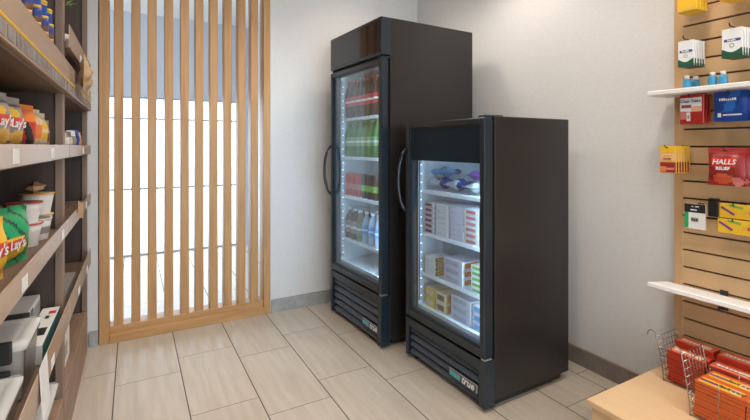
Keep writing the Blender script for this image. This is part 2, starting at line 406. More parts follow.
# ------------------------------------------------------------------ coolers
def cooler(name, label, loc, rot, wd, dp, H, z0, z1, header, sign, glass_z, shelves, floor_z, louv, plate_x, bk):
    t = thing(name, label, 'cooler', loc, rot)
    hw = wd / 2; dt = .050; cb = .064       # door thickness, cabinet front
    wl = .030
    ztop_int = (z1 - .03)
    c = MB()
    c.box(-hw, -hw + wl, cb, dp, .045, H, M['blk'], .003); c.box(hw - wl, hw, cb, dp, .045, H, M['blk'], .003)
    c.box(-hw + wl, hw - wl, dp - wl, dp, .045, H, M['blk'])
    c.box(-hw + wl, hw - wl, cb, dp - wl, z1 - .01, H, M['blk']); c.box(-hw + wl, hw - wl, cb, dp - wl, .045, floor_z - .02, M['blk'])
    c.box(-hw + .02, hw - .02, .09, dp - .04, .012, .045, M['blkm'])
    c.build('cabinet', t)
    li = MB(); e = .003
    li.box(-hw + wl, -hw + wl + e, cb + .004, dp - wl, floor_z, z1 - .012, M['liner']); li.box(hw - wl - e, hw - wl, cb + .004, dp - wl, floor_z, z1 - .012, M['liner'])
    li.box(-hw + wl, hw - wl, dp - wl - e, dp - wl, floor_z, z1 - .012, M['liner']); li.box(-hw + wl, hw - wl, cb + .004, dp - wl, floor_z - .02, floor_z, M['liner'])
    li.box(-hw + wl, hw - wl, cb + .004, dp - wl, z1 - .016, z1 - .012, M['liner'])
    li.build('liner', t)
    # shelves
    for z in shelves:
        s = MB().box(-hw + wl + .006, hw - wl - .006, cb + .021, cb + .027, z - .018, z + .002, M['shelfw'], .002)
        for k in range(26):
            x = -hw + wl + .012 + k * (wd - 2 * wl - .024) / 25
            s.box(x - .0022, x + .0022, cb + .027, dp - wl - .02, z - .006, z, M['shelfw'])
        for y in (.12, .28, .42): s.box(-hw + wl + .008, hw - wl - .008, cb + y, cb + y + .005, z - .012, z - .006, M['shelfw'])
        s.build('shelf', t)
    # led strip with dots at left; hidden right tube added to light the contents
    for sx in (-1, 1):
        x = sx * (hw - wl - .010)
        l = MB().box(x - .007, x + .007, cb + .006, cb + .020, floor_z + .02, z1 - .05, M['ledd'], .002)
        lo = l.build('led_strip', t)
        d = MB(); zz = floor_z + .05
        if sx < 0:
            while zz < z1 - .07:
                d.box(x + .0065, x + .0085, cb + .010, cb + .016, zz - .004, zz + .004, M['led']); zz += .05
        else:
            d.box(x - .0088, x - .0068, cb + .007, cb + .020, floor_z + .04, z1 - .06, M['fill_tube'])
        d.build('dots_or_added_tube', lo)
    # grille below the door
    gz1 = z0 - .012
    g = MB()
    fw = .030
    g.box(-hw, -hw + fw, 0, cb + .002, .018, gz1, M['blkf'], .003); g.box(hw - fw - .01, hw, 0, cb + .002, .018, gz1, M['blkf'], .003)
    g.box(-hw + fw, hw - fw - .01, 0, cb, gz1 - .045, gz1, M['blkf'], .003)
    g.box(-hw + fw, hw - fw - .01, cb - .014, cb, .02, gz1 - .045, M['gap'])
    g.build('grille', t)
    n = louv; hgt = (gz1 - .045 - .026) / n
    lv = MB()
    for k in range(n):
        zc = .026 + hgt * (k + .5)
        R = Matrix.Translation((0, .022, zc)) @ Matrix.Rotation(math.radians(-32), 4, 'X')
        lv.box(-hw + fw, hw - fw - .01, -.004, .004, -hgt * .36, hgt * .36, M['louv'], .002, M4=R)
    lo = lv.build('louvre', t)
    pz = .026 + hgt * 1.5
    pl = MB().box(plate_x, plate_x + .20, .002, .009, pz - .021, pz + .021, M['steel'], .003).box(plate_x + .004, plate_x + .196, .0012, .004, pz - .017, pz + .017, M['dplate'], .0)
    po = pl.build('logo_plate', t)
    MB().box(plate_x + .008, plate_x + .085, .0004, .0020, pz - .012, pz + .013, P_['tealb'], .0004).build('logo_patch', po)
    text('true', .050, P_['white'], po, (plate_x + .138, .0002, pz + .004), shear=.3, bold=.0014)
    # header
    if header:
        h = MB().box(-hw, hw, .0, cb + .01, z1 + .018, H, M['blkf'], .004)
        ho = h.build('header_box', t)
        MB().box(-hw + .014, hw - .014, -.003, .002, z1 + .034, H - .016, M['blkg'], .002).build('sign_panel', ho)
        MB().box(-hw + .01, hw - .02, .015, cb + .004, z1, z1 + .018, M['gap']).build('gap_seal', ho)
    # door
    b = .032
    d = MB()
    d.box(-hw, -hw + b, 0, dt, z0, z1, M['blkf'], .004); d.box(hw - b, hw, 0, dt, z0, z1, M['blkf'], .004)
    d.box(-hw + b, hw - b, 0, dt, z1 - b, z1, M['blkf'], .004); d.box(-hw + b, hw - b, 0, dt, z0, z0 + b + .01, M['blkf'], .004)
    e2 = .009   # inner stepped bead round the glass
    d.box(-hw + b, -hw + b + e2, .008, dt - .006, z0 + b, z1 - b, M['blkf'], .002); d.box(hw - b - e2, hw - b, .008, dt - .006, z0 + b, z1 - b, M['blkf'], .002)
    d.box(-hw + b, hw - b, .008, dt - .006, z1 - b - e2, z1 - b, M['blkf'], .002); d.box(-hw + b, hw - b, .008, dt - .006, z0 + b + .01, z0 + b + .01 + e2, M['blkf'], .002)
    do = d.build('door', t)
    MB().box(-hw + b + .002, hw - b - .002, .016, .022, z0 + b + .004, z1 - b - .002, M['glass']).build('glass', do)
    gk = MB()
    gk.box(-hw + .012, -hw + .026, dt, cb, z0 + .01, z1 - .01, M['gap']); gk.box(hw - .026, hw - .012, dt, cb, z0 + .01, z1 - .01, M['gap'])
    gk.box(-hw + .026, hw - .026, dt, cb, z0 + .01, z0 + .024, M['gap']); gk.box(-hw + .026, hw - .026, dt, cb, z1 - .024, z1 - .01, M['gap'])
    gk.build('gasket', do)
    if sign: MB().box(-hw + b + e2, hw - b - e2, .012, .030, glass_z, z1 - b - e2, M['navyp'], .001).build('sign_panel', do)
    ho = MB()
    hz0, hz1 = bk
    pts = []
    for k in range(15):
        a = k / 14; s_ = math.sin(PI * a) ** .55
        pts.append((-hw + .014 - .020 * s_, -.004 - .042 * s_, hz0 + (hz1 - hz0) * a))
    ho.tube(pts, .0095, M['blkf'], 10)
    ho.build('handle', do)
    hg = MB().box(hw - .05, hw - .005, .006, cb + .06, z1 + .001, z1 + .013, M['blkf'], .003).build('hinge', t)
    hb = MB().box(hw - .03, hw - .004, .004, .05, z0 - .010, z0 - .001, M['steel'], .002).build('hinge', t)
    for sx in (-1, 1):
        for y in (.06, dp - .1):
            MB().lathe([(.018, 0), (.018, .008), (.010, .012), (.010, .046)], M['blkm'], 12, sx * (hw - .05), y).build('foot', t)
    return t
M['navyp'] = mat('dark blue sign panel', (.005, .016, .028), .5, var=.05, spec=.25)
M['louv'] = mat('louvre plastic with painted blue reflection', (.06, .08, .11), .42, var=.05)  # blue-grey of the reflected daylight painted into the plastic colour
M['dplate'] = mat('dark logo plate', (.05, .07, .08), .35)
P_['tealb'] = solid('print teal bright', (.10, .42, .45))

TALL_L, TALL_R = (1.266, 2.560, 0), math.radians(-87.84)
SH_L, SH_R = (1.373, 1.773, 0), math.radians(-89.1)
cooler('tall_cooler', 'taller black glass-door drinks cooler with gloss header, behind the shorter one', TALL_L, TALL_R, .689, .735, 1.978, .325, 1.732, True, False, 0,
       [1.405, 1.130, .850, .545], .385, 5, .115, (.86, 1.21))
cooler('short_cooler', 'shorter black glass-door freezer with blank navy sign above its glass', SH_L, SH_R, .632, .590, 1.345, .243, 1.338, False, True, 1.128,
       [.955, .713, .482], .300, 4, .065, (.835, 1.19))

def inside(loc, rot, lx, ly, z):
    c, s = math.cos(rot), math.sin(rot)
    return (loc[0] + lx * c - ly * s, loc[1] + lx * s + ly * c, z)

def bottle(name, label, cat, group, body, label_m, cap_m, h=.235, r=.0345, lab=(.30, .55), neck=.40):
    t = thing(name, label, cat, group=group)
    MB().lathe([(r * .85, 0), (r, .006), (r, h * .28), (r * .93, h * .42), (r, h * .56), (r * .95, h * .64), (r * .62, h * .80), (r * .38, h * .88), (r * .36, h * .93)], body, 14).build('body', t)
    MB().lathe([(r * 1.015, h * lab[0]), (r * 1.015, h * (lab[0] * .62 + lab[1] * .38)), (r * 1.015, h * (lab[0] * .42 + lab[1] * .58)), (r * 1.015, h * lab[1])], label_m, 14, cap=False,
               bands=[(-1, label_m), (h * (lab[0] * .62 + lab[1] * .38), P_['white']), (h * (lab[0] * .42 + lab[1] * .58), label_m)]).build('label', t)
    MB().lathe([(r * .42, h * .925), (r * .42, h)], cap_m, 12).build('cap', t)
    return t
def can(name, label, cat, group, m, band, h=.158, r=.030):
    t = thing(name, label, cat, group=group)
    MB().lathe([(r * .78, 0), (r, .008), (r, h * .30), (r, h * .31), (r, h * .55), (r, h * .56), (r, h * .93), (r * .82, h - .002)], m, 14,
               bands=[(-1, m), (h * .305, band), (h * .555, m)]).build('body', t)
    MB().lathe([(r * .82, h - .002), (r * .80, h), (r * .74, h - .003)], M['steel'], 14).build('lid', t)
    return t

def row(proto, n, x0, dx, y, z, fmt, group, loc=TALL_L, rot=TALL_R, start=0):
    for k in range(n):
        p = inside(loc, rot, x0 + k * dx, y, z)
        lab = fmt.format(ORD[k + start])
        if not proto.get('_used'):
            proto['_used'] = 1; proto.location = p; proto.rotation_euler = (0, 0, rot); proto['label'] = lab; proto['group'] = group
        else:
            copy_tree(proto, p, rot, lab, group)

pb = bottle('soda_bottle', 'x', 'bottle', 'x', P_['cola'], P_['red'], P_['red'], .268)
row(pb, 8, -.272, .078, .123, 1.4078, '{} red-label cola bottle from the left on the tall cooler top shelf, front row', 'cola bottles in the tall cooler')
row(pb, 8, -.272, .078, .200, 1.4078, '{} red-label cola bottle from the left on the tall cooler top shelf, back row', 'cola bottles in the tall cooler')
gb = bottle('soda_bottle', 'x', 'bottle', 'x', solid('green soda', (.06, .22, .06), .15), P_['greenl'] if 'greenl' in P_ else solid('pale green label', (.22, .42, .18)), P_['lime'], .250)
row(gb, 8, -.272, .078, .123, 1.1328, '{} green soda bottle from the left on the second shelf, front row', 'green soda bottles in the tall cooler')
row(gb, 8, -.272, .078, .200, 1.1328, '{} green soda bottle from the left on the second shelf, back row', 'green soda bottles in the tall cooler')
rc = can('drink_can', 'x', 'can', 'x', P_['red'], P_['pink'], .162, .033)
row(rc, 3, -.268, .074, .121, 0.8528, '{} tall red can from the left on the third cooler shelf', 'tall red cans in the tall cooler')
bc = can('drink_can', 'x', 'can', 'x', P_['black'], P_['lime'], .165, .033)
row(bc, 3, -.042, .074, .121, 0.8528, '{} tall black can with green band on the third cooler shelf, from the left', 'black energy drink cans in the tall cooler')
jb = bottle('juice_bottle', 'x', 'bottle', 'x', solid('pale pink juice', (.62, .52, .55), .2), P_['yellow'], P_['purple'], .20, .034, (.28, .60))
row(jb, 1, .192, .08, .121, 0.8528, 'pale pink juice bottle with yellow label at the right of the black cans', None)
tb_ = bottle('tea_bottle', 'x', 'bottle', 'x', solid('brown tea', (.10, .045, .03), .15), solid('grey pink label', (.34, .22, .20)), P_['white'], .215, .034, (.2, .6))
row(tb_, 2, -.270, .078, .122, 0.5478, '{} brown tea bottle from the left on the lowest cooler shelf', 'brown tea bottles in the tall cooler')
tg = bottle('tea_bottle', 'x', 'bottle', 'x', solid('green tea', (.16, .17, .06), .15), solid('green tea label', (.14, .26, .10)), P_['white'], .215, .034, (.2, .6))
row(tg, 1, -.112, .08, .122, 0.5478, 'olive green tea bottle between brown tea and blue water bottles', None)
wb = bottle('water_bottle', 'x', 'bottle', 'x', solid('water bottle plastic', (.36, .46, .56), .12), P_['sky'], P_['white'], .215, .035, (.30, .58))
row(wb, 3, -.030, .082, .122, 0.5478, '{} blue-label water bottle from the left on the lowest cooler shelf, front row', 'water bottles in the tall cooler')
row(wb, 3, -.01, .082, .205, 0.5478, '{} blue-label water bottle from the left on the lowest cooler shelf, back row', 'water bottles in the tall cooler')
row(tb_, 2, -.24, .078, .205, 0.5478, '{} brown tea bottle from the left on the lowest cooler shelf, back row', 'brown tea bottles in the tall cooler')

# ---- freezer goods
def carton(name, label, cat, group, w, d, h, front, side, top, stripe=None, stripe_f=None):
    t = thing(name, label, cat, group=group)
    MB().box(-w / 2, w / 2, 0, d, 0, h, front, .0012, faces={'+x': side, '-x': side, '+z': top, '-y': front}).build('box', t)
    if stripe:
        MB().box(w / 2 - .0005, w / 2 + .0008, d * .12, d * .88, h * .2, h * .8, stripe).build('side_print', t)
    if stripe_f:
        MB().box(-w * .38, w * .30, -.0008, .0005, h * .22, h * .78, stripe_f).build('front_print', t)
    return t
def stack(proto, n, x, y, z, h, fmt, group, rot_j=.0, loc=SH_L, rot=SH_R):
    for k in range(n):
        rr = rot + random.uniform(-rot_j, rot_j)
        p = inside(loc, rot, x, y, z + k * (h + .0020)); lab = fmt.format(ORD[k])
        if not proto.get('_used'):
            proto['_used'] = 1; proto.location = p; proto.rotation_euler = (0, 0, rr); proto['label'] = lab; proto['group'] = group
        else: copy_tree(proto, p, rr, lab, group)
lav = solid('lavender white card', (.62, .60, .68))
fz = .092
c1 = carton('sandwich_box', 'x', 'box', 'x', .085, .12, .0260, lav, P_['white'], lav, P_['cream'], P_['maroon'])
stack(c1, 6, -.215, fz, .7158, .0275, '{} from bottom of pink-striped white boxes, leftmost stack on freezer middle shelf', 'white pink-striped boxes in the freezer', .03)
c2 = carton('sandwich_box', 'x', 'box', 'x', .105, .14, .0275, P_['white'], lav, lav, P_['white'], lav)
stack(c2, 6, -.098, fz, .7158, .0275, '{} from bottom of plain pale boxes, second stack on freezer middle shelf', 'plain pale boxes in the freezer', .02)
c3 = carton('sandwich_box', 'x', 'box', 'x', .10, .13, .0275, lav, P_['white'], lav, P_['maroon'], None)
stack(c3, 6, .020, fz, .7158, .0275, '{} from bottom of maroon-ended boxes, third stack on freezer middle shelf', 'maroon-ended boxes in the freezer', .02)
c4 = carton('sandwich_box', 'x', 'box', 'x', .10, .13, .0275, P_['white'], P_['white'], P_['white'], P_['darkred'], P_['pink'])
stack(c4, 6, .130, fz, .7158, .0275, '{} from bottom of white red-print boxes, fourth stack on freezer middle shelf', 'white red-print boxes in the freezer', .02)
c5 = carton('sandwich_box', 'x', 'box', 'x', .085, .13, .0275, P_['white'], P_['white'], P_['white'], P_['maroon'], P_['maroon'])
stack(c5, 6, .232, fz, .7158, .0275, '{} from bottom of white boxes, rightmost stack on freezer middle shelf', 'white boxes at the right in the freezer', .02)
d1 = carton('meal_tray', 'x', 'box', 'x', .095, .12, .0235, P_['white'], P_['brown'], P_['white'], P_['gold'])
stack(d1, 4, -.205, fz, .4848, .0235, '{} from bottom of glossy white trays, left stack on lower freezer shelf', 'glossy white trays in the freezer', .02)
d2 = carton('meal_box', 'x', 'box', 'x', .150, .12, .041, lav, P_['white'], lav, P_['orange'], solid('lavender print', (.42, .44, .56)))
stack(d2, 3, -.010, fz, .4848, .041, '{} from bottom of white orange-ended boxes, middle stack on lower freezer shelf', 'white orange-ended boxes in the freezer', .015)
d3 = carton('snack_box', 'x', 'box', 'x', .085, .12, .0255, P_['white'], P_['yellow'], P_['cream'], P_['lime'], P_['lime'])
stack(d3, 5, .170, fz, .4848, .0255, '{} from bottom of yellow green-print boxes, right stack on lower freezer shelf', 'yellow and green boxes in the freezer', .01)
e1 = carton('noodle_box', 'x', 'box', 'x', .085, .12, .052, P_['yellow'], P_['gold'], P_['cream'], P_['orange'], P_['cream'])
stack(e1, 2, -.205, fz, .3005, .052, '{} from bottom of yellow boxes, left stack on freezer floor', 'yellow boxes on the freezer floor', .01)
e2 = carton('noodle_box', 'x', 'box', 'x', .085, .13, .052, P_['cream'], P_['gold'], P_['cream'], P_['orange'], P_['brown'])
stack(e2, 2, -.108, fz, .3005, .052, '{} from bottom of cream and orange boxes, second stack on freezer floor', 'cream and orange boxes on the freezer floor', .01)
stack(d2, 3, .050, fz, .3005, .041, '{} from bottom of white orange-ended boxes, stack on freezer floor', 'white orange-ended boxes on the freezer floor', .01)
e4 = carton('meal_box', 'x', 'box', 'x', .10, .12, .041, lav, P_['white'], lav, P_['gold'], P_['sky'])
stack(e4, 3, .190, fz, .3005, .041, '{} from bottom of pale boxes with gold ends, rightmost on freezer floor', 'pale gold-ended boxes on the freezer floor', .01)

def lying_bag(label, x, y, z, w, h, d, paint, rz, group, seed, tilt=0.0):
    o = MB().bag(w, h, d, paint, 14, 14, .012, 0, .006, seed).build('frozen_snack_bag', None, inside(SH_L, SH_R, x, y, z), 0)
    o.data.transform(Matrix.Rotation(math.radians(-90 + tilt), 4, 'X'))
    o.rotation_euler = (0, 0, SH_R + rz)
    tag(o, label, 'bag', group)
    return o
def pbw(u, v): return P_['blueg'] if (.25 < v < .62 or u > .8) else (P_['sky'] if v > .8 else P_['white'])
def pbs(u, v): return P_['sky'] if v < .5 else P_['blueg']
def ppw(u, v): return P_['purple'] if (v < .35) else (P_['white'] if v < .7 else P_['pink'])
def pww(u, v): return P_['white'] if (v < .6) else P_['sky']
bags = [(-.190, .10, .999, .14, .17, .05, pbw, .03, 'blue and white frozen bag lying leftmost on the freezer top shelf'),
        (-.042, .10, .999, .125, .17, .05, pbw, -.03, 'blue and white frozen bag lying second from left on the freezer top shelf'),
        (-.13, .11, 1.062, .14, .16, .04, pbs, .5, 'bright blue frozen bag lying on top of the left bags'),
        (.100, .10, .998, .12, .16, .045, pww, -.02, 'pale frozen bag lying third from left on the freezer top shelf'),
        (.226, .10, .998, .085, .16, .045, pww, .0, 'pale frozen bag lying rightmost on the freezer top shelf'),
        (.12, .12, 1.058, .14, .15, .035, ppw, .1, 'purple and white frozen bag lying on the right hand pale bags')]
for k, (x, y, z, w_, h_, d_, pf, rz, lb) in enumerate(bags): lying_bag(lb, x, y, z, w_, h_, d_, pf, rz, 'frozen bags on the freezer top shelf', k)

# ------------------------------------------------------------------ slatwall
sw = thing('slatwall_panel', 'maple slatwall panel with dark grooves fixed on the right wall', 'display panel', (0, 0, 0))
Y1, Y0 = 1.050, -1.4
MB().box(2.153, 2.158, Y0, Y1 - .034, .211, 2.6, M['slatgap']).build('groove_back', sw)
s = MB(); gz = [1.739 + .0762 * 11 - .0762 * k for k in range(40)]
gz = [z for z in gz if .22 < z < 2.6]
edges = [2.6] + gz + [.211]
for a, b_ in zip(edges[:-1], edges[1:]):
    s.box(2.140, 2.153, Y0, Y1 - .035, b_ + (.0042 if b_ > .212 else 0), a - (.0042 if a < 2.59 else 0), M['slat'])
s.build('board', sw)
MB().box(2.138, 2.159, Y1 - .035, Y1, .211, 2.6, wood('edge maple', (.50, .30, .14), (.56, .35, .175), 'Z', .5, 5), .001).build('edge_trim', sw)

# white display shelves
def wshelf(label, zf, tilt, by, yl=1.08):
    t = thing('display_shelf', label, 'shelf', (2.1395, 0, zf), 0, 'white shelves on the slatwall')
    o = MB().box(-.165, -.002, -.9, yl, -.020, 0, M['whitesh'], .003).build('board', t)
    o.rotation_euler = (0, tilt, 0)
    for y in by:
        MB().box(-.05, -.001, y - .003, y + .003, -.050, -.0225, M['blkm'], .001).box(-.004, -.0005, y - .014, y + .014, -.06, .022, M['blkm'], .001).build('bracket', t)
    return t
wshelf('upper white shelf on the slatwall holding small blue bottles', 1.447, 0, (.72, -.1))
wshelf('lower white empty shelf on the slatwall above the wire baskets', .588, math.radians(8.0), (.86, 0.0))

# blue bottles on the upper shelf
for k, (x, y, lb) in enumerate([(2.045, .955, 'small blue bottle with white cap nearest the upper shelf left end'), (2.095, .945, 'small blue bottle standing half hidden behind the leftmost blue bottle'),
                                (2.045, .862, 'small blue bottle with white cap, left of the close pair on the upper shelf'), (2.045, .826, 'small blue bottle with white cap, right of the close pair on the upper shelf')]):
    t = thing('drops_bottle', lb, 'bottle', (x, y, 1.4475), RX, 'small blue bottles on the upper shelf')
    MB().lathe([(.013, 0), (.0155, .003), (.0155, .034), (.012, .041), (.009, .043)], solid('blue bottle plastic', (.05, .30, .50), .25), 16).build('body', t)
    MB().lathe([(.0095, .0425), (.0095, .056), (.008, .058)], P_['white'], 14).build('cap', t)

def hook(y, z, x_tip, label):
    t = thing('peg_hook', label, 'hook', (2.14, y, z), 0, 'black hooks on the slatwall')
    MB().box(-.004, -.0005, -.011, .011, -.045, .010, M['blkm'], .001).build('plate', t)
    MB().tube([(-.004, 0, 0), (x_tip - 2.14, 0, 0), (x_tip - 2.146, 0, .004), (x_tip - 2.149, 0, .012)], .0022, M['blkm'], 8).build('prong', t)
    return t

def hang_row(maker, n, x0, dx, y, z, fmt, group):
    proto = None
    for k in range(n):
        lab = fmt.format(ORD[k])
        loc = (x0 + k * dx, y - .0015 * k, z)
        if proto is None:
            proto = maker(); proto.location = loc; proto.rotation_euler = (0, 0, RX); proto['label'] = lab; proto['group'] = group
        else: copy_tree(proto, loc, RX, lab, group)

def blister(name, w, h, d, back, fills, txt):
    """flat hanging pack; fills: list of (x0,x1,z0,z1,material) in 0..1 of the front"""
    t = thing(name, 'x', 'pack')
    b = MB().box(-w / 2, w / 2, 0, d, 0, h, back, .0015)
    b.build('card', t)
    for i, (x0, x1, z0, z1, m) in enumerate(fills):
        MB().box((x0 - .5) * w, (x1 - .5) * w, -.0006 - .0002 * i, .0008, z0 * h, z1 * h, m).build('print', t)
    for (s_, size, m, x, z, sh) in txt:
        text(s_, size, m, t, ((x - .5) * w, -.0016, z * h), shear=sh, bold=.0004)
    return t
def wave_pack(w, h, d):
    t = thing('nasal_spray_pack', 'x', 'pack')
    MB().box(-w / 2, w / 2, 0, d, 0, h, P_['white'], .0015).build('card', t)
    tb = MB(); n = 18; bm = bmesh.new(); lo = []; hi = []
    for k in range(n + 1):
        u = k / n; zz = h * (.24 + .07 * math.sin(u * 5.0 + 2.2))
        lo.append(bm.verts.new((-w / 2 + u * w, -.0008, .002))); hi.append(bm.verts.new((-w / 2 + u * w, -.0008, zz)))
    for k in range(n): bm.faces.new((lo[k], lo[k + 1], hi[k + 1], hi[k]))
    r = bmesh.ops.extrude_face_region(bm, geom=bm.faces[:]); bmesh.ops.translate(bm, vec=(0, .0012, 0), verts=[v for v in r['geom'] if isinstance(v, bmesh.types.BMVert)])
    tb.add(bm, P_['dgreen']); tb.build('wave_print', t)
    MB().box(-w / 2, w / 2, -.0004, d + .0004, -.0006, .012, P_['dgreen']).build('base_band', t)
    MB().box(-w * .38, w * .42, -.0007, .0005, h * .54, h * .63, P_['navyb']).build('print', t)
    text('#####', .0105, P_['white'], t, (0, -.0012, h * .585), bold=.0003)
    lg = MB().lathe([(w * .09, 0), (w * .12, 0)], P_['dgreen'], 16, cap=False).build('logo_ring', t, (0, -.0008, h * .40)); lg.rotation_euler = (PI / 2, 0, 0)
    return t
P_['navyb'] = solid('print navy blue', (.04, .06, .25))
hang_row(lambda: wave_pack(.058, .107, .012), 5, 2.005, .0175, .941, 1.539, '{} from front of white packs with green wave, left hook', 'white green-wave packs on the left hook')
hang_row(lambda: wave_pack(.066, .110, .012), 5, 2.005, .0175, .782, 1.550, '{} from front of white packs with green wave, right hook', 'white green-wave packs on the right hook')
hook(.941, 1.652, 1.992, 'black hook holding the left white green-wave packs')
hook(.782, 1.666, 1.992, 'black hook holding the right white green-wave packs')

# top yellow packs
hang_row(lambda: blister('cold_remedy_pack', .074, .12, .014, P_['yellow'], [(.05, .75, .5, .98, P_['sky']), (.5, .97, .62, 1.0, P_['blue']), (.04, .96, .03, .10, P_['gold'])], [('####', .016, P_['white'], .4, .72, 0)]),
         4, 2.01, .02, .938, 1.768, '{} from front of yellow and blue packs at slatwall top', 'yellow and blue packs on the top hook')
hook(.938, 1.894, 1.995, 'black hook holding the yellow and blue packs')
hang_row(lambda: blister('cold_remedy_pack', .10, .12, .014, P_['yellow'], [(.03, .97, .03, .2, P_['lime'])], []),
         4, 2.01, .02, .775, 1.776, '{} from front of yellow and green packs at slatwall top', 'yellow and green packs on the top hook')
hook(.775, 1.903, 1.995, 'black hook holding the yellow and green packs')

# eye drops (red and white)
hang_row(lambda: blister('eye_drops_pack', .088, .122, .012, P_['redg'],
         [(.03, .93, .42, .90, P_['white']), (.08, .50, .55, .66, P_['maroon']), (.50, .93, .42, .60, P_['peach']), (.30, .46, .10, .40, P_['white']), (.34, .42, .18, .30, P_['grey']), (.04, .27, .16, .44, P_['pink'])],
         [('Clear Tears', .0155, P_['navyb'], .47, .78, 0)]), 3, 2.035, .02, .934, 1.300, '{} from front of red and white eye drop packs under upper shelf', 'red and white eye drop packs')
hook(.934, 1.411, 2.022, 'black hook holding the red and white eye drop packs')

def bag_thing(name, w, h, d, paint, texts, seed=0, crimp=.022):
    t = thing(name, 'x', 'bag')
    MB().bag(w, h, d, paint, 18, 22, crimp, 0, .0012, seed).build('pouch', t)
    for (s_, size, m, x, z, sh) in texts:
        text(s_, size, m, t, ((x - .5) * w, -d / 2 - .0022, z * h), shear=sh, bold=.0005)
    return t
def p_blue(u, v):
    if .14 < v < .27 and .1 < u < .24: return P_['white']
    if .17 < v < .25 and .26 < u < .85: return P_['white']
    return P_['blue2'] if (abs(u - .35 - .3 * v) < .16 and v > .3) else P_['blueg']
P_['blue2'] = solid('mid blue film', (.02, .13, .46), .25)
hang_row(lambda: bag_thing('lozenge_bag', .112, .116, .018, p_blue, [('########', .013, P_['white'], .46, .72, 0)], 3), 3, 2.03, .028, .796, 1.306, '{} from front of dark blue pouches under upper shelf', 'dark blue pouches on the slatwall')
hook(.796, 1.412, 2.016, 'black hook holding the dark blue pouches')

# yellow and red packs past the panel edge
hang_row(lambda: blister('pain_relief_pack', .061, .116, .011, P_['gold'],
         [(.0, 1, .76, 1.0, P_['yellow']), (.06, .94, .46, .72, P_['peach']), (.2, .8, .58, .66, P_['gold']), (.0, 1, .03, .40, P_['darkred']), (.0, .4, .05, .25, P_['orange']), (.06, .94, .12, .2, P_['pink'])],
         [('#####', .012, P_['maroon'], .5, .53, 0)]), 6, 2.005, .0185, 1.010, 1.092, '{} from front of yellow and red packs at slatwall edge', 'yellow and red packs at the slatwall edge')
hook(1.010, 1.201, 1.99, 'black hook holding the yellow and red packs')

# red cough drop bags
def p_halls(u, v):
    if v > .86: return P_['redm']
    if .52 < v < .72 and .13 < u < .80: return P_['redb']
    if v < .33 and ((u - .42) ** 2 / .07 + (v - .18) ** 2 / .018) < 1: return P_['orange2']
    if v < .22 and ((u - .8) ** 2 / .03 + (v - .12) ** 2 / .012) < 1: return P_['pink']
    return P_['redm2']
P_['redm'] = solid('red bag seal', (.36, .04, .035), .35); P_['redm2'] = solid('red bag film', (.27, .022, .02), .28)
P_['redb'] = solid('red bag band', (.62, .04, .025), .3); P_['orange2'] = solid('red orange print', (.60, .09, .03), .35)
hang_row(lambda: bag_thing('cough_drop_bag', .124, .148, .03, p_halls, [('HALLS', .027, P_['white'], .47, .62, .25), ('RELIEF', .0165, P_['white'], .45, .45, 0)], 5), 3, 2.01, .038, .801, 1.054,
         '{} from front of red cough drop bags on the slatwall', 'red cough drop bags on the slatwall')
hook(.801, 1.190, 1.992, 'black hook holding the red cough drop bags')

# black / white / green blister
hang_row(lambda: blister('floss_pack', .078, .106, .010, P_['white'],
         [(0, 1, .66, 1.0, P_['black']), (0, .20, .02, .66, P_['greenb']), (.30, .60, .74, .79, P_['white']), (.36, .70, .88, .92, P_['white']), (.34, .68, .30, .46, P_['grey'])],
         [('###', .016, P_['black'], .51, .38, 0)]), 1, 2.085, .02, .944, .855, 'black white and green hanging pack on the slatwall', None)
hook(.944, .951, 2.078, 'black hook holding the black white and green pack')
t = thing('hook_plate', 'empty black hook plate between the white pack and yellow packs', 'hook', (2.14, .897, .951))
MB().box(-.012, -.0005, -.017, .017, -.04, .035, M['blkm'], .002).build('plate', t)
MB().box(-.016, -.0005, -.022, .012, .03, .037, M['blkm'], .001).build('lip', t)
# two yellow packs
for k, (z, lb) in enumerate([(.922, 'yellow pack with purple stripe on the slatwall, upper of two'), (.862, 'yellow pack with purple stripe on the slatwall, lower of two')]):
    t = thing('toothbrush_pack', lb, 'pack', (2.06 - .006 * k, .745 + .004 * k, z), RX, 'yellow packs on the slatwall')
    w_, h_ = .20, .056
    MB().box(-w_ / 2, w_ / 2, 0, .03, 0, h_, P_['yellow'], .002).build('box', t)
    R = Matrix.Translation((-w_ * .36, -.0004, h_ * .52)) @ Matrix.Rotation(math.radians(32), 4, 'Y')
    MB().box(-.026, .026, -.0005, .0006, -.004, .004, P_['purple'], M4=R).build('print', t)
    R = Matrix.Translation((-w_ * .22, -.0006, h_ * .84)) @ Matrix.Rotation(math.radians(12), 4, 'Y')
    MB().box(-.022, .022, -.0005, .0008, -.004, .005, P_['lime'], M4=R).build('print', t)
    MB().box(-.02, w_ * .48, -.0007, .0005, h_ * .34, h_ * .62, P_['gold']).build('print', t)
    text('#####', .016, P_['red'], t, (.02, -.0012, h_ * .48), bold=.0003)
    hook(.745 + .05, z + .05, 2.055 - .006 * k, 'black hook behind the ' + ('upper' if k == 0 else 'lower') + ' yellow purple-stripe pack')

# ------------------------------------------------------------------ platform and baskets
pf = thing('platform', 'low light maple display platform under the slatwall', 'platform', (0, 0, 0))
MB().box(1.580, 2.138, -1.2, 1.075, 0, .185, M['maple'], .002).build('body', pf)
MB().box(1.565, 2.138, -1.2, 1.086, .185, .210, M['maple'], .003).build('top', pf)

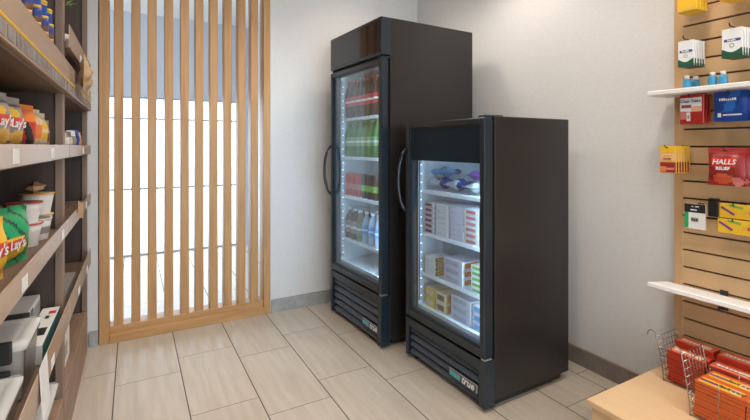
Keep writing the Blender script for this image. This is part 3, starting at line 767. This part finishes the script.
def basket(label, x0, x1, ya, yb, z, hgt, flare):
    """wire basket: long along Y from yb (near) to ya (far, flared end with curled top)"""
    t = thing('wire_basket', label, 'basket', (0, 0, z), 0, 'wire baskets on the platform')
    r = .0012
    b = MB()
    for k in range(7):
        x = x0 + (x1 - x0) * k / 6
        b.tube([(x, yb, .004), (x, ya, .004)], r, M['chrome'], 6)
    k = 0; y = yb
    while y < ya + .001: b.tube([(x0, y, .002), (x1, y, .002)], r, M['chrome'], 6); y += .09
    b.build('base_grid', t)
    for x, nm in ((x0, 'side_wires'), (x1, 'side_wires')):
        s_ = MB()
        n = int(hgt * .8 / .026)
        for k in range(1, n + 1):
            zz = k * .026
            s_.tube([(x, yb, zz), (x, ya + flare * (zz / hgt) ** 1.5, zz)], r, M['chrome'], 6)
        y = yb
        while y < ya: s_.tube([(x, y, .0), (x, y, n * .026)], r, M['chrome'], 6); y += .18
        s_.build(nm, t)
    e = MB()
    def prof(a):
        zz = hgt * min(a, 1.0); return ya + flare * a ** 1.5, zz
    for x in (x0, x1):
        pts = [(x,) + prof(k / 10) for k in range(11)]
        yy, zz = prof(1)
        for k in (range(1, 8) if x == x0 else ()):
            an = k / 7 * PI * 1.05
            pts.append((x, yy + .018 * (1 - math.cos(an)), zz + .022 * math.sin(an)))
        e.tube(pts, .0024, M['chrome'], 8)
    for k in range(1, 9):
        yy, zz = prof(k / 8.0); e.tube([(x0, yy, zz), (x1, yy, zz)], r, M['chrome'], 6)
    for k in range(1, 7):
        x = x0 + (x1 - x0) * k / 7
        e.tube([(x,) + prof(j / 6) for j in range(7)], r, M['chrome'], 6)
    e.build('end_panel', t)
    return t
basket('wire basket of red candy boxes standing against the slatwall', 1.972, 2.128, 1.010, .30, .2105, .175, .030)
basket('wire basket of orange candy boxes standing in front of the other basket', 1.800, 1.955, .830, .20, .2105, .215, .030)

def candy(name, w, d, h, side, top, band, word, wc, stripe=None):
    t = thing(name, 'x', 'box')
    MB().box(-w / 2, w / 2, 0, d, 0, h, side, .001, faces={'+z': top, '-y': side}).build('box', t)
    MB().box(-w * .44, w * .40, d * .10, d * .72, h - .0004, h + .0005, band).build('top_print', t)
    if stripe: MB().box(-w * .44, w * .02, d * .30, d * .52, h - .0004, h + .0008, stripe).build('top_stripe', t)
    MB().lathe([(.0, .0009), (d * .26, .0009)], P_['cream'], 18, cap=False).build('top_spot', t, (w * .27, d * .42, h))
    text(word, d * .38, wc, t, (-w * .08 if not stripe else w * .20, d * .42, h + .0014), tilt=0, bold=.0006)
    return t
P_['peach2'] = solid('print coral', (.78, .22, .12))
bh = .0205
cr = candy('candy_box', .140, .066, bh, P_['redc'] if 'redc' in P_ else solid('red candy card', (.50, .032, .012)), solid('red orange card', (.66, .10, .03)), P_['peach2'], '######', P_['white'])
used = [0]
def lay(proto, key, x, y, z, rz, label, group):
    if key not in used:
        used.append(key); proto.location = (x, y, z); proto.rotation_euler = (0, 0, RX + rz); proto['label'] = label; proto['group'] = group
    else: copy_tree(proto, (x, y, z), RX + rz, label, group)
zb = .2185
for ci, (yc, nlev) in enumerate([(.936, 7), (.786, 7), (.636, 7)]):
    cn = ['farthest', 'middle', 'nearest'][ci]
    for k in range(nlev):
        lay(cr, 'r', 2.058, yc + random.uniform(-.004, .004), zb + k * (bh + .0008), 0,
            f'red candy box, {ORD[k]} from bottom in the {cn} stack along the slatwall', 'red candy boxes against the slatwall')
for ci, (yc, nlev) in enumerate([(.930, 6), (.780, 6), (.630, 5)]):
    cn = ['farthest', 'middle', 'nearest'][ci]
    for k in range(nlev):
        lay(cr, 'r', 1.982, yc + random.uniform(-.004, .004), zb + k * (bh + .0008), 0,
            f'red candy box, {ORD[k]} from bottom, {cn} stack at the rear basket front', 'red candy boxes at the front of the rear basket')
co = candy('candy_box', .150, .066, bh, solid('orange candy card', (.62, .11, .02)), solid('orange candy card', (.62, .11, .02)), P_['yellow'], '######', P_['brown'], P_['purple'])
for ri, (xx, rn, nl) in enumerate([(1.880, 'back', 6), (1.810, 'front', 6)]):
    for ci, yc in enumerate([.748, .592]):
        for k in range(nl):
            lay(co, 'o', xx, yc + random.uniform(-.004, .004), zb + k * (bh + .0008), 0,
                f'orange candy box, {ORD[k]} from bottom in the {rn} row {["far", "near"][ci]} stack of the front basket', 'orange candy boxes in the front basket')

# ------------------------------------------------------------------ snack shelving on the left
XB, XFr = -.70, -.235
def bay(name, label, ya, yb, shelf_zs, end_far=True):
    t = thing(name, label, 'shelving', (0, 0, 0))
    MB().box(XB - .02, XB, ya, yb, .0, 2.3, M['walnut_shaded']).build('back_panel', t)
    p = MB().box(XB, -.262, yb - .022, yb, 0, 2.3, M['walnut_shaded'])
    p.box(-.262, -.237, yb - .036, yb, 0, 2.3, M['walnut'], .002)
    p.build('side_panel', t)
    MB().box(XB, -.262, ya, ya + .018, 0, 2.3, M['walnut_shaded']).box(-.262, -.237, ya, ya + .020, 0, 2.3, M['walnut'], .002).build('side_panel', t)
    MB().box(XB, XFr, ya + .02, yb - .036, .0, .235, M['walnuty'], .003).build('base_deck', t)
    for z in shelf_zs:
        zb_, zt = z
        bt = zb_ + .028
        s = MB().box(XB, -.232, ya + .019, yb - .037, zb_, bt, M['shelfb'], .002)
        so = s.build('shelf', t)
        MB().box(-.2225, -.2195, ya + .004, yb - .004, zb_ + .006, zt, M['fence']).build('front_fence', so)
        MB().box(-.232, -.2225, ya + .004, yb - .004, zb_ + .004, bt - .004, M['whitesh'] if False else M['walnuty']).build('price_rail', so)
    return t
ZS = [(1.41, 1.534), (1.158, 1.212), (.862, .925), (.505, .600)]
b1 = bay('shelving_bay', 'dark walnut snack shelving bay nearest the camera, full of chips and cups', .86, 2.085, ZS)
b2 = bay('shelving_bay', 'dark walnut shelving bay beside the slat screen, sparsely stocked', 2.088, 3.085, [(1.595, 1.69)] + ZS)
b2['group'] = b1['group'] = 'walnut shelving bays along the left wall'
# yellow price strips and grey print on the uppermost near shelf, white stickers on the fences
for root, ya, yb in ((b1, .87, 2.08), (b2, 2.095, 3.08)):
    sh = [o for o in bpy.data.objects if o.parent is root and o.name.startswith('shelf')]
    top = min(sh, key=lambda o: abs(o.bound_box[0][2] - 1.41))
    MB().box(-.2192, -.2184, ya, yb, 1.458, 1.466, M['yel']).build('price_strip', top)
    y = ya + .02
    while y < yb - .06:
        MB().box(-.2192, -.2184, y, y + .05, 1.424, 1.452, M['greyprint']).build('price_label', top); y += .075
    for o in sh:
        zb_ = o.bound_box[0][2]
        if abs(zb_ - 1.41) < .01: continue
        y = ya + .25 + .3 * random.random()
        while y < yb - .1:
            MB().box(-.2192, -.2182, y, y + .06, zb_ + .012, zb_ + .045, M['tagw']).build('price_sticker', o); y += .33 + .3 * random.random()

# blue cans on the top shelf
def blue_can():
    t = thing('snack_can', 'x', 'can')
    MB().lathe([(.018, 0), (.0195, .003), (.0195, .012), (.0195, .0125), (.0195, .052), (.0195, .0525), (.0195, .060), (.018, .063)], P_['blue'], 16, bands=[(-1, P_['gold']), (.0124, P_['blue']), (.0524, P_['gold'])]).build('body', t)
    MB().lathe([(.0205, .060), (.0205, .068), (.018, .070)], P_['yellow'], 16).build('lid', t)
    return t
def small_jar():
    t = thing('snack_jar', 'x', 'jar')
    MB().lathe([(.014, 0), (.016, .004), (.016, .016), (.016, .0165), (.016, .034), (.016, .0345), (.013, .044)], P_['blue'], 16, bands=[(-1, P_['brown']), (.0162, P_['navyb']), (.0342, P_['blue'])]).build('body', t)
    MB().lathe([(.0145, .043), (.0145, .053)], P_['gold'], 14).build('lid', t)
    return t
bc_, sj = blue_can(), small_jar()
cols = [(1.505, 'nearest'), (1.640, 'second nearest'), (1.790, 'middle'), (1.905, 'second farthest'), (2.015, 'farthest')]
for (y, nm) in cols:
    for k in range(4):
        lay(bc_, 'bc', -.285, y, 1.4385 + k * .0705, LX - RX, f'{ORD[k]} from bottom of blue gold-lidded cans, {nm} stack on top shelf', 'blue cans on the top shelf')
for y, nm in ((1.572, 'nearest'), (1.715, 'second nearest'), (1.848, 'third nearest'), (1.960, 'farthest')):
    for k in range(4):
        lay(sj, 'sj', -.268, y, 1.4385 + k * .0535, LX - RX, f'{ORD[k]} from bottom of small patterned jars, {nm} stack between blue cans', 'small jars between the blue cans')

# chip bags on the second shelf, front row
def chips_grey(u, v):
    if .44 < v < .62 and .16 < u < .88: return P_['redb']
    if ((u - .40) / .26) ** 2 + ((v - .71) / .09) ** 2 < 1: return P_['yellow']
    if ((u - .55) / .30) ** 2 + ((v - .30) / .11) ** 2 < 1: return P_['gold']
    if v < .16 and u < .6: return P_['teal']
    return P_['dgrey'] if (.80 < v < .86 or v < .25) else P_['grey']
def chips_red(u, v):
    if v > .62: return P_['orange']
    if abs((u - .5) + (v - .4) * .8) < .16: return P_['black']
    return P_['red'] if v > .25 else P_['maroon']
def chips_stripe(u, v):
    if .30 < v < .62 and .2 < u < .8: return P_['orange']
    return P_['cream'] if (int(u * 9) % 2 == 0) else P_['peach']
def chips_lemon(u, v):
    return P_['yellow'] if ((u - .5) ** 2 * 5 + (v - .5) ** 2 * 6) < 1 and int(v * 12) % 3 else P_['cream']
def chips_brown(u, v): return P_['brown'] if .3 < v < .6 else P_['kraft']
def chip_bag(nm, label, x, y, z, w_, h_, d_, pf, txts, seed, rz=0, group=None):
    t = bag_thing(nm, w_, h_, d_, pf, txts, seed, .014)
    t.location = (x, y, z); t.rotation_euler = (0, 0, LX + rz); t['label'] = label
    if group: t['group'] = group
    return t
Z2 = 1.1865
L1 = [("Lay's", .034, P_['white'], .5, .53, .2)]
chip_bag('chip_bag', 'grey chip bag with red banner and yellow disc, nearest on second shelf', -.30, 1.355, Z2, .125, .155, .06, chips_grey, L1, 1, -.3)
chip_bag('chip_bag', 'grey chip bag with red banner and yellow disc, beside the orange and red bag', -.30, 1.500, Z2, .125, .155, .06, chips_grey, L1, 2, -.3)
chip_bag('chip_bag', 'grey chip bag standing behind the two front grey chip bags', -.385, 1.44, Z2, .14, .17, .06, chips_grey, [], 8, -.3)
chip_bag('chip_bag', 'orange and red chip bag with black zigzag on second shelf', -.30, 1.655, Z2, .14, .148, .06, chips_red, [], 3, -.35)
chip_bag('chip_bag', 'orange chip bag standing behind the orange and red one', -.37, 1.70, Z2, .15, .165, .06, lambda u, v: P_['orange'] if v > .4 else P_['red'], [], 9, -.25)
chip_bag('chip_bag', 'cream and peach striped snack bag on second shelf', -.30, 1.80, Z2, .125, .145, .055, chips_stripe, [], 4, -.3)
chip_bag('chip_bag', 'cream snack bag with yellow spots next to the brown bag', -.30, 1.925, Z2, .11, .140, .05, chips_lemon, [], 5, -.3)
chip_bag('snack_bag', 'brown kraft snack bag at the divider end of second shelf', -.30, 2.010, Z2, .085, .118, .04, chips_brown, [], 6, -.45)
# things on the far bay second shelf
for k, (y, w_, h_, m1, m2, lb) in enumerate([(2.19, .07, .10, P_['pink'], P_['cream'], 'pink and cream packet nearest the divider on far bay second shelf'), (2.29, .07, .112, P_['peach'], P_['brown'], 'brown topped peach packet second on far bay second shelf'),
        (2.40, .075, .085, P_['white'], P_['grey'], 'white packet third on far bay second shelf'), (2.52, .075, .090, P_['cream'], P_['dgrey'], 'cream packet fourth on far bay second shelf'),
        (2.66, .09, .100, P_['grey'], P_['white'], 'grey packet beside the blue bag on far bay second shelf'), (2.80, .10, .108, P_['blueg'], P_['blue'], 'shiny blue bag near the far end of second shelf'), (2.94, .08, .10, P_['kraft'], P_['peach'], 'kraft packet at the far end of second shelf')]):
    o = MB().bag(w_, h_, .035, (lambda a, b: (lambda u, v: a if v < .68 else b))(m1, m2), 12, 14, .01, 0, .001, 20 + k).build('snack_packet', None, (-.275, y, Z2), LX - .3)
    tag(o, lb, 'packet', 'packets on the far bay second shelf')

# third shelf: yellow + green bags, noodle cups
Z3 = .8905
def chips_yel(u, v): return P_['redb'] if (.42 < v < .62 and .2 < u < .85) else (P_['gold'] if v < .25 else P_['yellow'])
def chips_green(u, v):
    if .30 < v < .46 and .2 < u < .7: return P_['redb']
    if v < .5 and ((u - .42) / .34) ** 2 + ((v - .33) / .22) ** 2 < 1: return P_['yellow']
    if v < .3 and u < .35: return P_['cream']
    return P_['greenb'] if (int((u + v) * 11) % 4) else P_['dgreen']
chip_bag('chip_bag', 'yellow chip bag with red banner, nearest on third shelf', -.295, 1.27, Z3, .15, .150, .06, chips_yel, [("Lay's", .038, P_['white'], .5, .52, .2)], 11, -.3)
chip_bag('chip_bag', 'green chip bag with red banner on third shelf', -.290, 1.470, Z3, .175, .155, .055, chips_green, [("Lay's", .034, P_['white'], .45, .38, .2)], 12, -.3)
def cup(name, label, x, y, z, r0, r1, h, rim, band, lid_m, group=None, mound=False):
    t = thing(name, label, 'cup', (x, y, z), LX, group)
    MB().lathe([(r0, 0), (r0 * 1.01, .003), (r0 + (r1 - r0) * .3, h * .30), (r0 + (r1 - r0) * .302, h * .302), (r0 + (r1 - r0) * .62, h * .62), (r0 + (r1 - r0) * .622, h * .622), (r1, h * .97)], P_['cup'], 20,
               bands=[(-1, P_['cup']), (h * .301, band), (h * .621, P_['cup'])]).build('body', t)
    MB().lathe([(r1, h * .955), (r1 * 1.06, h * .955), (r1 * 1.06, h), (r1 * .98, h * 1.005)], rim, 20, cap=False).build('rim', t)
    MB().lathe([(r1 * 1.0, h * .985), (r1 * .4, h * .995), (.001, h * 1.0)], lid_m, 20, cap=False).build('lid', t)
    return t
cup('noodle_cup', 'white noodle cup with red rim on top of the cups beside the green bag', -.30, 1.735, Z3 + .0745, .034, .046, .066, P_['red'], P_['cup'], P_['brown'])
cup('noodle_cup', 'white noodle cup under the red-rimmed one, beside the green bag', -.30, 1.735, Z3, .034, .046, .074, P_['red'], P_['cup'], P_['cup'])
cup('noodle_cup', 'white noodle cup with orange rim on top of the cups by the divider', -.30, 1.945, Z3 + .0745, .038, .050, .075, P_['gold'], P_['cup'], P_['kraft'])
cup('noodle_cup', 'small white noodle cup with grey band, lower row middle', -.285, 1.845, Z3, .030, .040, .072, P_['cup'], P_['grey'], P_['dgrey'])
cup('noodle_cup', 'white noodle cup with orange rim, lower row beside the divider', -.30, 1.945, Z3, .034, .046, .0745, P_['gold'], P_['cup'], P_['cup'])
o = MB().bag(.10, .07, .05, lambda u, v: P_['kraft'] if int(u * 7) % 2 else P_['brown'], 12, 12, .01, 0, .005, 33).build('snack_bag', None, (-.40, 1.80, Z3 + .078), LX)
tag(o, 'crumpled brown snack bag lying on cups behind the red-rimmed cup', 'bag')
MBb = cup('noodle_cup', 'white noodle cup at the back of third shelf holding up the brown bag', -.40, 1.80, Z3, .040, .052, .078, P_['red'], P_['cup'], P_['cup'])
o = MB().bag(.085, .040, .05, lambda u, v: P_['kraft'] if v < .6 else P_['brown'], 12, 10, .006, 0, .004, 34).build('snack_bag', None, (-.305, 1.95, Z3 + .151), LX)
tag(o, 'small brown snack bag on top of the orange-rimmed noodle cup', 'bag')

# fourth shelf: boxes and clear bins
Z4 = .5335
t = thing('long_box', 'long white carton lying at the back of the fourth shelf', 'box', (-.345, 1.843, Z4), LX)
MB().box(-.19, .19, -.04, .04, 0, .118, P_['cup'], .002).build('box', t)
MB().box(.05, .19, -.0408, -.0398, .02, .10, P_['grey']).build('side_print', t)
MB().box(.02, .06, -.0408, -.0398, .005, .113, P_['teal']).build('stripe', t)
t = thing('flat_box', 'flat white box with dark teal side on the fourth shelf front', 'box', (-.262, 1.85, Z4), LX)
MB().box(-.185, .185, -.018, .036, 0, .062, P_['cup'], .002, faces={'-y': P_['teal']}).build('box', t)
MB().box(-.10, -.03, -.01, .02, .0618, .0626, P_['black']).build('top_print', t)
MB().box(.06, .09, 0, .012, .0618, .0626, P_['black']).build('top_print', t)
MB().box(.11, .14, -.014, .008, .0618, .0626, P_['red']).build('logo_patch', t)
M['bin'] = clear('translucent bin plastic', (.86, .87, .88), 1.45, .12, body=.74, body_c=(.90, .89, .87), gl=.7)
def tote(label, x0, x1, y0, y1, z, h, handle=True, fill=None):
    t = thing('storage_bin', label, 'storage bin', ((x0 + x1) / 2, (y0 + y1) / 2, z), 0)
    a, b_ = (x1 - x0) / 2, (y1 - y0) / 2; e = .003; s_ = .012
    m = MB(); tb = bmesh.new()
    def ring(ax, by, zz, n=6, r=.022):
        vs = []
        for cx, cy, a0 in ((ax - r, by - r, 0), (-ax + r, by - r, 90), (-ax + r, -by + r, 180), (ax - r, -by + r, 270)):
            for k in range(n): an = math.radians(a0 + 90 * k / (n - 1)); vs.append(tb.verts.new((cx + r * math.cos(an), cy + r * math.sin(an), zz)))
        return vs
    R = [ring(a - s_ - .01, b_ - s_ - .01, 0), ring(a - s_, b_ - s_, .008), ring(a - .005, b_ - .005, h - .02), ring(a, b_, h - .02), ring(a, b_, h - .008),
         ring(a - .003, b_ - .003, h - .008), ring(a - .008, b_ - .008, h - .02), ring(a - s_ - .003, b_ - s_ - .003, .011)]
    for p, q in zip(R[:-1], R[1:]):
        n = len(p)
        for k in range(n): f = tb.faces.new((p[k], p[(k + 1) % n], q[(k + 1) % n], q[k])); f.smooth = True
    tb.faces.new(R[0][::-1]); tb.faces.new(R[-1])
    m.add(tb, M['bin']); m.build('tub', t)
    lm = MB(); tb = bmesh.new()
    R = [ring(a + .002, b_ + .002, h - .008), ring(a + .002, b_ + .002, h), ring(a - .02, b_ - .02, h + .003), ring(a - .03, b_ - .03, h - .004)]
    for p, q in zip(R[:-1], R[1:]):
        n = len(p)
        for k in range(n): f = tb.faces.new((p[k], p[(k + 1) % n], q[(k + 1) % n], q[k])); f.smooth = True
    tb.faces.new(R[-1]); lm.add(tb, M['bin']); lm.build('lid', t)
    if handle:
        for sy in (-1, 1):
            y = sy * (b_ + .004)
            MB().box(-a * .8, a * .84, y - .008, y + .008, h - .045, h + .012, M['blkm'], .004, 2).build('clip_handle', t)
    if fill: fill(t, a, b_, h)
    return t
tote('translucent storage bin with black clips on the fourth shelf, behind the lower bin', -.60, -.243, 1.43, 1.645, Z4, .160)
tote('translucent storage bin with black clips nearest the camera on fourth shelf', -.60, -.243, 1.08, 1.405, Z4, .092)
def redlabels(t, a, b_, h):
    MB().box(-.02, a - .035, b_ - .075, b_ - .045, h + .0, h + .004, P_['red']).build('lid_label', t)
    MB().box(.03, a - .035, b_ - .20, b_ - .11, h, h + .0045, P_['cup']).build('lid_label', t)
tote('translucent storage bin with red lid label on the bottom deck', -.60, -.247, 1.48, 2.02, .2355, .080, False, redlabels)
# things on the far bay lower shelves
t = thing('book', 'dark magazine bundle lying on the far bay fourth shelf', 'book', (-.285, 2.45, Z4), LX)
MB().box(-.28, .26, -.035, .06, 0, .014, P_['dgrey'], .001).box(-.27, .24, -.030, .05, .0145, .030, P_['grey'], .001).build('pages', t)
t = thing('tilted_box', 'narrow white carton standing on the far bay bottom deck by the divider', 'box', (-.29, 2.31, .2355), LX)
MB().box(-.16, .16, -.03, .05, 0, .155, P_['cup'], .002).build('box', t)
MB().box(-.12, .08, -.0308, -.0298, .04, .10, P_['grey']).build('side_print', t)

# price card hanging off the fourth shelf, kraft bags on the upper shelf
t = thing('price_card', 'white hanging price card clipped to the fourth shelf edge', 'price card', (-.2120, 1.50, .50), LX)
bmx = MB()
R = Matrix.Rotation(math.radians(-3), 4, 'X')
bmx.box(-.055, .055, -.0012, .0012, -.03, .112, M['tagw'], .0004, M4=R)
bmx.build('card', t)
t = thing('paper_bag', 'crumpled brown kraft bag hanging over the upper shelf at the far end', 'bag', (-.188, 2.40, 1.45), LX)
MB().bag(.30, .16, .034, lambda u, v: P_['kraft'], 20, 16, .02, .1, .006, 41).build('pouch', t)
t = thing('plastic_bag', 'white clear-wrapped bag beside the kraft bag on the upper shelf', 'bag', (-.285, 2.215, 1.4395), LX)
MB().bag(.17, .15, .07, lambda u, v: P_['cup'] if v > .5 else P_['silver'], 18, 18, .02, .1, .010, 42).build('pouch', t)
t = thing('paper_tag', 'torn kraft tag sticking up from the far bay third shelf edge', 'tag', (-.216, 2.46, .868), LX)
MB().box(-.11, .12, -.001, .001, .0, .075, P_['kraft'], M4=Matrix.Rotation(math.radians(8), 4, 'Y')).build('card', t)
# green leafy item on the highest far-bay shelf
t = thing('leafy_sprig', 'green leafy sprig on the highest shelf of the far bay', 'plant', (-.265, 2.24, 1.6235))
lm = MB(); rnd = random.Random(7)
for k in range(34):
    R = Matrix.Translation((rnd.uniform(-.045, .045), rnd.uniform(-.06, .06), rnd.uniform(.17, .30))) @ Matrix.Rotation(rnd.uniform(0, 6.28), 4, 'Z') @ Matrix.Rotation(rnd.uniform(-1, 1), 4, 'X')
    tb = bmesh.new()
    vs = [tb.verts.new(R @ Vector(c)) for c in ((0, -.024, 0), (.010, -.006, .004), (.008, .012, .004), (0, .024, 0), (-.008, .012, .004), (-.010, -.006, .004))]
    tb.faces.new(vs); lm.add(tb, P_['lime'])
lm.build('leaves', t)
MB().lathe([(.022, 0), (.030, .055), (.027, .056), (.006, .06), (.004, .20), (.0, .22)], P_['cup'], 14).build('pot', t)
for o in bpy.data.objects:
    if '_used' in o: del o['_used']
